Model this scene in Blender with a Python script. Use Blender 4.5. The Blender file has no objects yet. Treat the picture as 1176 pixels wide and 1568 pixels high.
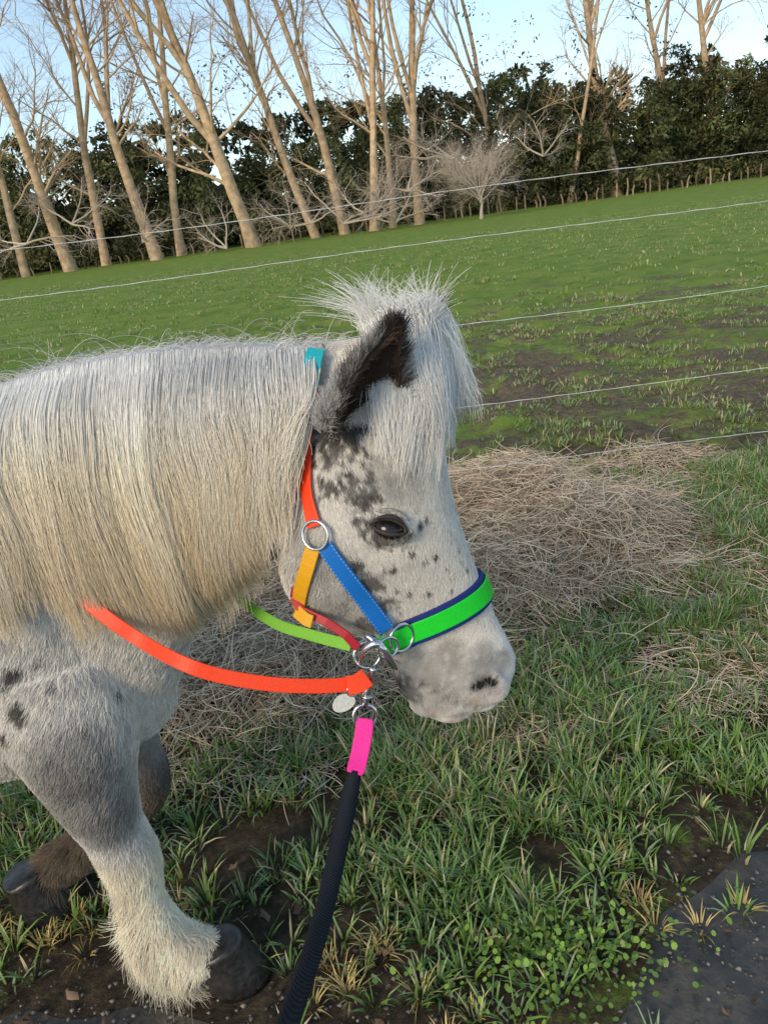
import bpy, math, random
import numpy as np
from mathutils import Vector, Matrix
from mathutils.bvhtree import BVHTree
random.seed(5); rng=np.random.default_rng(5)
scene=bpy.context.scene
scene.view_settings.view_transform='Standard'; scene.view_settings.look='None'; scene.view_settings.exposure=0
# ------------------------------------------------------------------ camera
H=1.25; TH=math.radians(21.3); RO=math.radians(7.5); FPX=1178.0
Rt=Vector((1,0,0)); Upv=Vector((0,math.sin(TH),math.cos(TH))); Fw=Vector((0,math.cos(TH),-math.sin(TH)))
cR=Rt*math.cos(RO)-Upv*math.sin(RO); cU=Rt*math.sin(RO)+Upv*math.cos(RO)
C0=Vector((0,0,H))
cam=bpy.data.cameras.new('camera'); camo=bpy.data.objects.new('camera',cam); scene.collection.objects.link(camo)
m=Matrix((( cR.x,cU.x,-Fw.x,C0.x),(cR.y,cU.y,-Fw.y,C0.y),(cR.z,cU.z,-Fw.z,C0.z),(0,0,0,1)))
camo.matrix_world=m
cam.sensor_fit='VERTICAL'; cam.sensor_height=34.6; cam.lens=26*1178/1178.3; cam.clip_end=3000; cam.clip_start=0.02
scene.camera=camo
def ray(u,v): return (cR*(u-588)-cU*(v-784)+Fw*FPX).normalized()
def P(u,v,F):
    d=ray(u,v); return C0+d*(F/d.y)
# ------------------------------------------------------------------ helpers
def link(o,parent=None):
    scene.collection.objects.link(o)
    if parent: o.parent=parent
    return o
def empty(name):
    o=bpy.data.objects.new(name,None); o.empty_display_size=.1; scene.collection.objects.link(o); return o
def vnoise(p,scale,seed=0):
    q=np.asarray(p,float)*scale+seed*17.31+1000.0
    i=np.floor(q).astype(np.int64); f=q-i; f=f*f*(3-2*f)
    def h(a,b,c):
        n=(a*73856093)^(b*19349663)^(c*83492791)^(seed*9973+7)
        n=(n*1103515245+12345)&0x7fffffff
        n=((n>>13)^n)*(1274126177)&0x7fffffff
        return (n&0xffff)/65535.0
    r=0
    for dx in (0,1):
        for dy in (0,1):
            for dz in (0,1):
                w=(f[:,0] if dx else 1-f[:,0])*(f[:,1] if dy else 1-f[:,1])*(f[:,2] if dz else 1-f[:,2])
                r=r+w*h(i[:,0]+dx,i[:,1]+dy,i[:,2]+dz)
    return r
def fbm(p,scale,seed=0,o=3):
    r=0;a=1;t=0
    for k in range(o):
        r=r+a*vnoise(p,scale*2**k,seed+k); t+=a; a*=.5
    return r/t
def sstep(a,b,x):
    t=np.clip((x-a)/(b-a),0,1); return t*t*(3-2*t)
def mk_mesh(name,verts,faces_arr,mat=None,col=None,parent=None,smooth=False):
    me=bpy.data.meshes.new(name)
    verts=np.asarray(verts,np.float32)
    me.vertices.add(len(verts)); me.vertices.foreach_set('co',verts.ravel())
    loops=np.concatenate([f.ravel() for f in faces_arr]).astype(np.int32)
    starts=[];s=0
    for f in faces_arr:
        starts.append(s+np.arange(len(f))*f.shape[1]); s+=f.size
    starts=np.concatenate(starts).astype(np.int32)
    me.loops.add(len(loops)); me.loops.foreach_set('vertex_index',loops)
    me.polygons.add(len(starts)); me.polygons.foreach_set('loop_start',starts)
    me.update(calc_edges=True); me.validate()
    if col is not None:
        a=me.attributes.new('col','FLOAT_COLOR','POINT')
        c=np.ones((len(verts),4),np.float32); c[:,:3]=col; a.data.foreach_set('color',c.ravel())
    if smooth: me.polygons.foreach_set('use_smooth',np.ones(len(me.polygons),bool))
    o=bpy.data.objects.new(name,me)
    if mat: me.materials.append(mat)
    return link(o,parent)
def mk_hair(name,pts,rad,col,mat,parent=None):
    N,K=pts.shape[:2]
    cu=bpy.data.hair_curves.new(name); cu.add_curves([K]*N)
    cu.position_data.foreach_set('vector',pts.astype(np.float32).ravel())
    a=cu.attributes.get('radius') or cu.attributes.new('radius','FLOAT','POINT')
    a.data.foreach_set('value',np.broadcast_to(rad,(N,K)).astype(np.float32).ravel())
    c=np.ones((N,K,4),np.float32); c[:,:,:3]=col
    a=cu.attributes.new('col','FLOAT_COLOR','POINT'); a.data.foreach_set('color',c.ravel())
    cu.materials.append(mat)
    o=bpy.data.objects.new(name,cu); return link(o,parent)
def new_mat(name):
    mt=bpy.data.materials.new(name); mt.use_nodes=True
    nt=mt.node_tree; b=nt.nodes['Principled BSDF']; return mt,nt,b
def mat_attr(name,rough=.6,spec=.3,noise=0,nscale=200,bump=0):
    mt,nt,b=new_mat(name)
    a=nt.nodes.new('ShaderNodeAttribute'); a.attribute_name='col'
    out=a.outputs['Color']
    if noise or bump:
        tc=nt.nodes.new('ShaderNodeTexCoord'); n=nt.nodes.new('ShaderNodeTexNoise'); n.inputs['Scale'].default_value=nscale; n.inputs['Detail'].default_value=4
        nt.links.new(tc.outputs['Object'],n.inputs['Vector'])
        if noise:
            mr=nt.nodes.new('ShaderNodeMapRange'); mr.inputs[1].default_value=.25; mr.inputs[2].default_value=.75; mr.inputs[3].default_value=1-noise; mr.inputs[4].default_value=1+noise
            nt.links.new(n.outputs[0],mr.inputs[0])
            vm=nt.nodes.new('ShaderNodeVectorMath'); vm.operation='SCALE'; nt.links.new(out,vm.inputs[0]); nt.links.new(mr.outputs[0],vm.inputs['Scale']); out=vm.outputs[0]
        if bump:
            bp=nt.nodes.new('ShaderNodeBump'); bp.inputs['Strength'].default_value=bump; bp.inputs['Distance'].default_value=.01; nt.links.new(n.outputs[0],bp.inputs['Height']); nt.links.new(bp.outputs[0],b.inputs['Normal'])
    nt.links.new(out,b.inputs['Base Color'])
    b.inputs['Roughness'].default_value=rough; b.inputs['Specular IOR Level'].default_value=spec
    return mt
def mat_plain(name,c,rough=.5,metal=0,spec=.5,nscale=300,var=.12,bump=.1):
    mt,nt,b=new_mat(name)
    tc=nt.nodes.new('ShaderNodeTexCoord'); n=nt.nodes.new('ShaderNodeTexNoise'); n.inputs['Scale'].default_value=nscale; n.inputs['Detail'].default_value=3
    nt.links.new(tc.outputs['Object'],n.inputs['Vector'])
    cr=nt.nodes.new('ShaderNodeValToRGB'); cr.color_ramp.elements[0].position=.3; cr.color_ramp.elements[1].position=.7
    cr.color_ramp.elements[0].color=(*[x*(1-var) for x in c],1); cr.color_ramp.elements[1].color=(*[min(1,x*(1+var)) for x in c],1)
    nt.links.new(n.outputs[0],cr.inputs[0]); nt.links.new(cr.outputs[0],b.inputs['Base Color'])
    bp=nt.nodes.new('ShaderNodeBump'); bp.inputs['Strength'].default_value=bump; bp.inputs['Distance'].default_value=.002
    nt.links.new(n.outputs[0],bp.inputs['Height']); nt.links.new(bp.outputs[0],b.inputs['Normal'])
    b.inputs['Roughness'].default_value=rough; b.inputs['Metallic'].default_value=metal; b.inputs['Specular IOR Level'].default_value=spec
    return mt
def tube_arr(pts,radii,sides=8,flat=1.0,cap=True):
    pts=[Vector(p) for p in pts]; n=len(pts); V=[]
    ref=Vector((0,1,0.01)) 
    for i,p in enumerate(pts):
        t=(pts[min(i+1,n-1)]-pts[max(i-1,0)]).normalized()
        a=t.cross(ref)
        if a.length<.05: a=t.cross(Vector((1,0,0)))
        a.normalize(); b=a.cross(t).normalized()
        for k in range(sides):
            an=2*math.pi*k/sides
            V.append(p+(a*math.cos(an)+b*math.sin(an)*flat)*radii[i])
    Fq=[(i*sides+k,i*sides+(k+1)%sides,(i+1)*sides+(k+1)%sides,(i+1)*sides+k) for i in range(n-1) for k in range(sides)]
    caps=[tuple(range(sides))[::-1],tuple(range((n-1)*sides,n*sides))] if cap else []
    return V,Fq+caps
def smooth_path(pts,n):
    p=[Vector(x) for x in pts]; p=[p[0]*2-p[1]]+p+[p[-1]*2-p[-2]]
    out=[]; m=len(p)-3
    for i in range(n):
        s=i/(n-1)*m; k=min(int(s),m-1); t=s-k
        a,b,c,d=p[k:k+4]
        out.append(.5*((2*b)+(c-a)*t+(2*a-5*b+4*c-d)*t*t+(3*b-a-3*c+d)*t**3))
    return out
def relax(p,k):
    for _ in range(k): p=[p[0]]+[p[i]*.5+(p[i-1]+p[i+1])*.25 for i in range(1,len(p)-1)]+[p[-1]]
    return p
def pyobj(name,V,Fc,mat,parent=None,smooth=True,mods=()):
    me=bpy.data.meshes.new(name); me.from_pydata([tuple(v) for v in V],[],Fc); me.update()
    if smooth: me.polygons.foreach_set('use_smooth',[True]*len(me.polygons))
    me.materials.append(mat); o=bpy.data.objects.new(name,me); link(o,parent)
    for md in mods:
        if md=='bevel':
            b=o.modifiers.new('b','BEVEL'); b.width=.0012; b.segments=2
    return o
def tubeobj(name,pts,r,mat,parent=None,sides=10,n=None):
    if n: 
        if not isinstance(r,(int,float)): r=list(np.interp(np.linspace(0,1,n),np.linspace(0,1,len(r)),r))
        pts=smooth_path(pts,n)
    if isinstance(r,(int,float)): r=[r]*len(pts)
    V,Fc=tube_arr(pts,r,sides); return pyobj(name,V,Fc,mat,parent)
def torus(name,c,nrm,R,r,mat,parent=None,sx=1,updir=None):
    nrm=Vector(nrm).normalized(); a=nrm.cross(Vector(updir) if updir else Vector((0,0,1))).normalized(); b=nrm.cross(a)
    V=[];Fc=[];M=32;S=10
    for i in range(M):
        t=2*math.pi*i/M; d=a*math.cos(t)*sx+b*math.sin(t); dn=(a*math.cos(t)+b*math.sin(t)).normalized()
        for k in range(S):
            s=2*math.pi*k/S; V.append(Vector(c)+d*R+dn*math.cos(s)*r+nrm*math.sin(s)*r)
    for i in range(M):
        for k in range(S): Fc.append((i*S+k,i*S+(k+1)%S,((i+1)%M)*S+(k+1)%S,((i+1)%M)*S+k))
    return pyobj(name,V,Fc,mat,parent)
def ribbon(name,pts,nrms,width,thick,mat,parent=None,widthdirs=None):
    V=[];Fc=[];n=len(pts)
    if isinstance(width,(int,float)): width=[width]*n
    for i in range(n):
        t=(pts[min(i+1,n-1)]-pts[max(i-1,0)]).normalized(); nn=nrms[i]-t*nrms[i].dot(t); nn.normalize(); w=t.cross(nn).normalized()
        if widthdirs: w=widthdirs[i]
        a=w*width[i]/2; b=nn*thick
        V+= [pts[i]-a,pts[i]+a,pts[i]+a+b,pts[i]-a+b]
    for i in range(n-1):
        for k in range(4): Fc.append((i*4+k,i*4+(k+1)%4,(i+1)*4+(k+1)%4,(i+1)*4+k))
    Fc+= [(3,2,1,0),((n-1)*4,(n-1)*4+1,(n-1)*4+2,(n-1)*4+3)]
    return pyobj(name,V,Fc,mat,parent,smooth=False,mods=('bevel',))
# ------------------------------------------------------------------ light: low hazy sun, behind and left
SUNAZ=Vector((-.62,-.78,0)).normalized(); EL=math.radians(27)
w=bpy.data.worlds.new('World'); scene.world=w; w.use_nodes=True
nt=w.node_tree; bg=nt.nodes['Background']; sky=nt.nodes.new('ShaderNodeTexSky'); sky.sky_type='NISHITA'; sky.sun_disc=False
sky.sun_elevation=EL; sky.sun_rotation=math.atan2(SUNAZ.x,SUNAZ.y); sky.air_density=1.0; sky.dust_density=.2; sky.ozone_density=1.3
gam=nt.nodes.new('ShaderNodeGamma'); gam.inputs[1].default_value=.66; nt.links.new(sky.outputs[0],gam.inputs[0])
tn_=nt.nodes.new('ShaderNodeMix'); tn_.data_type='RGBA'; tn_.blend_type='MULTIPLY'; tn_.inputs[0].default_value=1; tn_.inputs[7].default_value=(.90,.98,1.02,1)
nt.links.new(gam.outputs[0],tn_.inputs[6]); nt.links.new(tn_.outputs[2],bg.inputs[0]); bg.inputs[1].default_value=.345
sl=bpy.data.lights.new('sun','SUN'); sl.energy=2.75; sl.angle=math.radians(24); sl.color=(1,.80,.54)
so=bpy.data.objects.new('sun',sl); scene.collection.objects.link(so)
sd=-(SUNAZ*math.cos(EL)+Vector((0,0,math.sin(EL)))); so.rotation_euler=sd.to_track_quat('-Z','Y').to_euler(); so.location=(-20,-40,12)
# ------------------------------------------------------------------ ground
def hay_m(x,y):
    a=1-np.sqrt(((x-.36)/.80)**2+((y-2.66)/.70)**2)
    b=1-np.sqrt(((x+.35)/.64)**2+((y-2.15)/.47)**2)
    p=np.stack([x,y,x*0],1)
    return np.clip((np.maximum(a,b)+(fbm(p,5,77,3)-.5)*.5)*2.2,0,1)
def gz(x,y):
    p=np.stack([x,y,np.zeros_like(x)],1)
    m=sstep(1.25,1.9,y)
    z=m*(fbm(p,9,3,2)-.5)*.03
    z+=sstep(2.8,4,y)*(fbm(p,4,9,3)-.5)*.11*(1-sstep(14,40,y))
    z+=sstep(3,20,y)*(fbm(p,.35,5,2)-.5)*.12*(1-sstep(200,300,y))
    z+=hay_m(x,y)*(.05+.15*fbm(p,6,78,2))
    return z
nx,ny=420,520
sx=np.linspace(-1,1,nx); gx=np.sign(sx)*(abs(sx)*3.2+(abs(sx)**9)*900)
sy=np.linspace(0,1,ny); gy=-1.0+sy*11+ (sy**10)*900
gy=np.concatenate([np.array([-600,-300,-100,-40,-15,-5,-2.]),gy]); ny=len(gy)
X,Y=np.meshgrid(gx,gy); Z=gz(X.ravel(),Y.ravel())
idx=np.arange(nx*ny).reshape(ny,nx)
q=np.stack([idx[:-1,:-1],idx[:-1,1:],idx[1:,1:],idx[1:,:-1]],-1).reshape(-1,4)
gm,nt,b=new_mat('field_ground')
def N(t): return nt.nodes.new(t)
L=nt.links.new
tc=N('ShaderNodeTexCoord'); sep=N('ShaderNodeSeparateXYZ'); L(tc.outputs['Object'],sep.inputs[0])
def noise(s,d=5,r=.6):
    n=N('ShaderNodeTexNoise'); n.inputs['Scale'].default_value=s; n.inputs['Detail'].default_value=d; n.inputs['Roughness'].default_value=r; L(tc.outputs['Object'],n.inputs['Vector']); return n
def ramp(src,stops):
    r=N('ShaderNodeValToRGB'); e=r.color_ramp.elements
    while len(e)<len(stops): e.new(.5)
    for el,(p,c) in zip(e,stops): el.position=p; el.color=(*c,1) if len(c)==3 else c
    L(src,r.inputs[0]); return r
def mix(f,a,bb):
    mx=N('ShaderNodeMix'); mx.data_type='RGBA'
    L(f,mx.inputs[0]); L(a,mx.inputs[6]); L(bb,mx.inputs[7]); return mx.outputs[2]
def mrange(src,a,bb,c,d):
    r=N('ShaderNodeMapRange'); r.inputs[1].default_value=a; r.inputs[2].default_value=bb; r.inputs[3].default_value=c; r.inputs[4].default_value=d; L(src,r.inputs[0]); return r.outputs[0]
def math_(op,a,bb):
    mm_=N('ShaderNodeMath'); mm_.operation=op
    for i_,x_ in enumerate((a,bb)):
        if isinstance(x_,(int,float)): mm_.inputs[i_].default_value=x_
        else: L(x_,mm_.inputs[i_])
    return mm_.outputs[0]
n1=noise(26,6,.7); soil0=ramp(n1.outputs[0],[(.3,(.022,.017,.012)),(.5,(.06,.045,.03)),(.7,(.13,.10,.06))])
soil1=ramp(n1.outputs[0],[(.3,(.06,.047,.03)),(.5,(.15,.115,.075)),(.7,(.24,.19,.115))])
sf=mrange(sep.outputs[1],2.0,4.5,0,1); soil=mix(sf,soil0.outputs[0],soil1.outputs[0])
n2=noise(1.6,8,.72); grass=ramp(n2.outputs[0],[(.3,(.09,.15,.022)),(.48,(.165,.245,.038)),(.6,(.22,.265,.055)),(.75,(.31,.28,.11))])
n3=noise(1.3,10,.80)
far=mrange(sep.outputs[1],5,16,0,1)
t0_=math_('ADD',math_('MULTIPLY',far,.24),n3.outputs[0])
nearmud=math_('MULTIPLY',mrange(sep.outputs[1],1.75,1.35,0,1),mrange(sep.outputs[0],.15,-.2,0,.3)); t1_=math_('SUBTRACT',t0_,nearmud)
fac=ramp(t1_,[(.50,(0,0,0)),(.59,(1,1,1))])
colr=mix(fac.outputs[0],soil,grass.outputs[0])
L(colr,b.inputs['Base Color']); b.inputs['Roughness'].default_value=.9; b.inputs['Specular IOR Level'].default_value=.15
bp=N('ShaderNodeBump'); bp.inputs['Strength'].default_value=.9; bp.inputs['Distance'].default_value=.03; nb=noise(14,8,.75); L(nb.outputs[0],bp.inputs['Height']); L(bp.outputs[0],b.inputs['Normal'])
mk_mesh('ground',np.stack([X.ravel(),Y.ravel(),Z],1),[q],gm,smooth=True)
# path
def edge_y(x):
    p=np.stack([x,x*0,x*0],1)
    return np.interp(x,[-1.2,-.7,-.3,-.12,.05,.28,.40,.6,1.1],[.98,.95,.90,.84,.79,.84,.98,1.08,1.14])+.22*(fbm(p,4.3,4,3)-.5)
px=np.concatenate([np.linspace(-40,-3,40),np.linspace(-2.95,2.95,300),np.linspace(3,40,40)]); ey=edge_y(px)
rows=[np.full_like(px,-1.6),np.full_like(px,-.4),np.full_like(px,.3),ey-.12,ey]
V=np.concatenate([np.stack([px,r,np.full_like(px,.006 if i<4 else .001)],1) for i,r in enumerate(rows)]); k=len(px)
idx=np.arange(5*k).reshape(5,k); qp=np.stack([idx[:-1,:-1],idx[:-1,1:],idx[1:,1:],idx[1:,:-1]],-1).reshape(-1,4)
pm,nt,b=new_mat('wet_asphalt'); L=nt.links.new
tc=N('ShaderNodeTexCoord'); a1=noise(9,6,.7); r1=ramp(a1.outputs[0],[(.3,(.016,.015,.014)),(.5,(.038,.035,.030)),(.75,(.10,.083,.06))])
vo=N('ShaderNodeTexVoronoi'); vo.inputs['Scale'].default_value=110; L(tc.outputs['Object'],vo.inputs['Vector']); r2=ramp(vo.outputs['Distance'],[(.12,(.16,.15,.14)),(.3,(0,0,0))])
a2=noise(45,2,.5); r3=ramp(a2.outputs[0],[(.58,(0,0,0)),(.64,(1,1,1))])
mm=mix(r3.outputs[0],r1.outputs[0],r2.outputs[0]); ad=N('ShaderNodeMix'); ad.data_type='RGBA'; ad.blend_type='ADD'; ad.inputs[0].default_value=.5; L(r1.outputs[0],ad.inputs[6]); L(mm,ad.inputs[7]); L(ad.outputs[2],b.inputs['Base Color'])
rr=ramp(a1.outputs[0],[(.35,(.35,)*3),(.65,(.85,)*3)]); L(rr.outputs[0],b.inputs['Roughness'])
bp=N('ShaderNodeBump'); bp.inputs['Strength'].default_value=.9; bp.inputs['Distance'].default_value=.006; L(a2.outputs[0],bp.inputs['Height']); L(bp.outputs[0],b.inputs['Normal'])
mk_mesh('asphalt_path',V,[qp],pm,smooth=True)
n=1800; cx=rng.uniform(-1.3,1.4,n); cy=edge_y(cx)+rng.normal(-.05,.12,n); r=rng.uniform(.0015,.0065,n)
dirs=np.array([(1,0,0),(-1,0,0),(0,1,0),(0,-1,0),(0,0,1),(0,0,-1)],float); V=np.stack([cx,cy,np.full(n,.006)],1)[:,None]+dirs[None]*r[:,None,None]*rng.uniform(.5,1.2,(n,6,1))*np.array([1,1,.7])
o=np.arange(n)[:,None]*6; T=np.concatenate([o+np.array([t_]) for t_ in [(0,2,4),(2,1,4),(1,3,4),(3,0,4),(2,0,5),(1,2,5),(3,1,5),(0,3,5)]])
mk_mesh('gravel',V.reshape(-1,3),[T],mat_attr('gravel_stone',.7,.3),np.repeat(np.array([[.15,.135,.12]])*rng.uniform(.3,1.8,(n,1)),6,0))
# ------------------------------------------------------------------ grass
gmat=mat_attr('grass_blade',rough=.42,spec=.5)
def blades(base,direc,length,width,lean,col,tipcol):
    n=len(base); up=np.array([0,0,1.])
    side=np.stack([-direc[:,1],direc[:,0],np.zeros(n)],1)
    rot=rng.uniform(-.9,.9,n); c,s=np.cos(rot)[:,None],np.sin(rot)[:,None]; side=side*c+direc*s
    V=np.zeros((n,7,3)); ts=[0,.4,.75,1]
    for i,t in enumerate(ts):
        out=lean*t**1.7; hgt=np.sqrt(np.clip(t*t*1.0-(out*.75)**2,0.02*t,None))
        p=base+direc*(out*length)[:,None]+up*(hgt*length)[:,None]
        wv=side*(width*[.7,1,.7,0][i]/2)[:,None]
        if i<3: V[:,2*i]=p-wv; V[:,2*i+1]=p+wv
        else: V[:,6]=p
    o=np.arange(n)[:,None]*7
    Q=np.concatenate([o+np.array([[0,1,3,2]]),o+np.array([[2,3,5,4]])]); T=o+np.array([[4,5,6]])
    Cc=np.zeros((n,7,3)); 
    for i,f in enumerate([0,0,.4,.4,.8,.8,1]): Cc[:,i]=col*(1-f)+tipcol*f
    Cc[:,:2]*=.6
    return V.reshape(-1,3),Q,T,Cc.reshape(-1,3)
def grass_zone(name,nt_,xr,yr,bl,lmin,lmax,wd,spread,dens,dryp=.12,hue=0.):
    cx=rng.uniform(*xr,nt_); cy=rng.uniform(*yr,nt_)
    pr=dens(cx,cy); k=rng.random(nt_)<pr; cx,cy=cx[k],cy[k]; n=len(cx)
    tl=rng.uniform(lmin,lmax,n)*(.35+1.25*vnoise(np.stack([cx,cy,cx*0],1),3.7,8)**1.4); tc_=np.clip(fbm(np.stack([cx,cy,cx*0],1),3.,88,2)*1.6-.5+rng.random(n)*.5,0,1)
    bx=np.repeat(cx,bl); by=np.repeat(cy,bl); M=len(bx)
    an=rng.uniform(0,2*math.pi,M); d=np.stack([np.cos(an),np.sin(an),an*0],1); rr=rng.random(M)**.7*spread
    bx=bx+d[:,0]*rr; by=by+d[:,1]*rr
    base=np.stack([bx,by,gz(bx,by)-.004],1)
    ln=np.repeat(tl,bl)*rng.uniform(.45,1.15,M); lean=rng.uniform(.25,1.15,M)
    g1=np.array([.055,.115,.022]); g2=np.array([.155,.27,.048]); g3=np.array([.23,.31,.18]); dry=np.array([.46,.37,.21])
    f=np.clip(np.repeat(tc_,bl)*.7+rng.random(M)*.4,0,1)[:,None]
    col=g1*(1-f)+g2*f
    col=col*(1-hue)+hue*np.array([.22,.27,.05])
    h=(rng.random(M)<.25)[:,None]; col=np.where(h,col*.4+g3*.6,col)
    dm=vnoise(np.stack([bx,by,bx*0],1),2.2,12)
    dr=(rng.random(M)<dryp*(.2+2.8*dm**2.5))[:,None]; col=np.where(dr,dry*rng.uniform(.5,1.2,(M,1)),col)
    tip=np.where(rng.random((M,1))<.14,col*.5+dry*.5,col*1.2)
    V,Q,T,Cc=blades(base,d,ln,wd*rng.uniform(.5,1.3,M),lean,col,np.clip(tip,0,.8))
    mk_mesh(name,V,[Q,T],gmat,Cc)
def dens_near(x,y):
    p=np.stack([x,y,x*0],1)
    d=np.clip((fbm(p,6.5,21,3)-.33)*4.5,.14,1)
    e=edge_y(x); d*=sstep(e-.03,e+.28,y)*.95+.05
    d*=1-.97*(hay_m(x,y)>.2)
    d*=np.where((x<-.12)&(y<1.5),.32,1)
    return d*(y>e-.3)
def dens_mid(x,y):
    p=np.stack([x,y,x*0],1)
    return np.clip((fbm(p,2.3,31,3)-.42)*5,.05,1)*(1-(hay_m(x,y)>.1))*.9
def dens_far(x,y):
    p=np.stack([x,y,x*0],1)
    return np.clip((fbm(p,.9,33,4)-.32)*4,.15,1)*(abs(x)<2.5+y*.75)
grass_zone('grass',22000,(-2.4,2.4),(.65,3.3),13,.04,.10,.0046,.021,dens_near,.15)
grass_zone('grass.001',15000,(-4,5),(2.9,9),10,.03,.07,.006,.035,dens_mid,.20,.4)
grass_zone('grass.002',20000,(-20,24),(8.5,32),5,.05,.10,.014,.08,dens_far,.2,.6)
def dens_dry(x,y):
    e=edge_y(x); p=np.stack([x,y,x*0],1); return (abs(y-e-.06)<.16)*np.clip((fbm(p,6,61,2)-.5)*5,0,1)
nT=600; cx=rng.uniform(-1.4,1.5,nT); cy=rng.uniform(.75,1.5,nT); k=rng.random(nT)<dens_dry(cx,cy); cx,cy=np.repeat(cx[k],20),np.repeat(cy[k],20); M=len(cx); an=rng.uniform(0,6.28,M); d=np.stack([np.cos(an),np.sin(an),an*0],1)
cx=cx+d[:,0]*.012; cy=cy+d[:,1]*.012; c_=np.array([.50,.38,.13])*rng.uniform(.5,1.2,(M,1)); V,Q,T,Cc=blades(np.stack([cx,cy,gz(cx,cy)],1),d,rng.uniform(.012,.05,M),rng.uniform(.002,.0035,M),rng.uniform(.4,1.3,M),c_,c_*1.1)
mk_mesh('dry_grass_tufts',V,[Q,T],gmat,Cc)
nC=700; cx=rng.normal(.20,.12,nC); cy=rng.normal(.97,.06,nC); an=rng.uniform(0,6.28,nC); r=rng.uniform(.003,.006,nC)
base=np.stack([cx,cy,gz(cx,cy)+rng.uniform(.008,.035,nC)],1); V=np.zeros((nC,7,3)); V[:,0]=base
tilt=rng.normal(0,.45,(nC,2))
for k_ in range(6):
    a=an+k_*math.pi/3; V[:,k_+1]=base+np.stack([np.cos(a)*r,np.sin(a)*r,r*(tilt[:,0]*np.cos(a)+tilt[:,1]*np.sin(a))],1)
o=np.arange(nC)[:,None]*7; T=np.concatenate([o+np.array([[0,1+k_,1+(k_+1)%6]]) for k_ in range(6)])
cc=np.repeat(np.array([[.18,.30,.04]])*rng.uniform(.4,1.3,(nC,1)),7,0); mk_mesh('clover_patch',V.reshape(-1,3),[T],gmat,cc)
nC=260; cx=rng.uniform(-1.2,1.2,nC); cy=rng.uniform(.78,2.0,nC); V=np.zeros((nC,6,3)); an=rng.uniform(0,6.28,nC); r=rng.uniform(.006,.018,nC)
for k_,(a_,s_,h_) in enumerate([(0,1,.5),(1.0,.6,.1),(2.1,.5,.5),(3.14,1,.1),(4.2,.6,.6),(5.3,.45,.05)]):
    a=an+a_; V[:,k_]=np.stack([cx+np.cos(a)*r*s_,cy+np.sin(a)*r*s_,gz(cx,cy)+.008+r*h_*rng.uniform(.3,1.9,nC)],1)
o=np.arange(nC)[:,None]*6; Qd=np.concatenate([o+np.array([[0,1,2,3]]),o+np.array([[0,3,4,5]])]); cc=np.repeat(np.array([[.17,.11,.07]])*rng.uniform(.4,1.8,(nC,1)),6,0)
mk_mesh('dead_leaves',V.reshape(-1,3),[Qd],mat_attr('dead_leaf',.7,.2),cc)
# ------------------------------------------------------------------ hay
def hay(name,n,xr,yr,thr,lm,rad,up):
    x=rng.uniform(*xr,n*4); y=rng.uniform(*yr,n*4); mm_=hay_m(x,y); k=(mm_+rng.random(n*4)**2.5*.4)>thr+.20; x,y,mm_=x[k][:n],y[k][:n],mm_[k][:n]; n=len(x)
    an=rng.uniform(0,6.28,n); ln=rng.uniform(.03,lm,n); cur=rng.normal(0,2.0,n); K=6
    pts=np.zeros((n,K,3)); px_,py_=x.copy(),y.copy(); z0=gz(x,y)+rng.random(n)**1.6*up*(.2+mm_); sl_=rng.normal(0,.33,n)
    for i in range(K):
        pts[:,i,0]=px_; pts[:,i,1]=py_; t=i/(K-1)
        pts[:,i,2]=np.maximum(z0+sl_*ln*t-ln*.25*t*t,gz(px_,py_)+.003+.012*rng.random(n))
        a=an+cur*t; px_=px_+np.cos(a)*ln/(K-1); py_=py_+np.sin(a)*ln/(K-1)
    base=np.array([.70,.53,.37])*rng.uniform(.35,1.15,(n,1)); pale=rng.random((n,1))<.28; base=np.where(pale,np.array([.82,.70,.52])*rng.uniform(.7,1.05,(n,1)),base)
    col=np.repeat(base[:,None],K,1)
    return mk_hair(name,pts,np.array([1,1,1,.9,.8,.4])*rad*1.0,col,mat_attr('hay_straw',.55,.3))
hay('hay_pile',40000,(-1.2,1.6),(1.5,3.6),.02,.18,.00115,.09)
# ------------------------------------------------------------------ wire fence
wf=empty('electric_wire_fence'); wm=mat_plain('white_polywire',(.60,.60,.60),.5,0,.4,600,.4,.3)
steel=mat_plain('steel',(.70,.70,.71),.2,1,.5,80,.08,.03)
def fy(x): return 2.57-.036*x
for i,z in enumerate((1.287,1.144,.882,.61,.386)):
    pts=[Vector((x,fy(x),z-.012*(1-(x/4.2)**2)+.004*math.sin(x*3.1+i)+.0007*math.sin(x*47+i))) for x in np.linspace(-4.2,4.2,260)]
    tubeobj(f'wire_{i+1}',pts,[.0012+.0003*math.sin(j*1.7) for j in range(260)],wm,wf,6)
wood=mat_plain('weathered_wood',(.22,.18,.14),.85,0,.2,40,.35,.5)
for j,x in enumerate((-4.2,4.2)):
    tubeobj(f'post_{j+1}',[(x,fy(x)+.05,-.3),(x,fy(x)+.05,.6),(x+.01,fy(x)+.05,1.42)],[.055,.052,.05],wood,wf,12)
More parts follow.
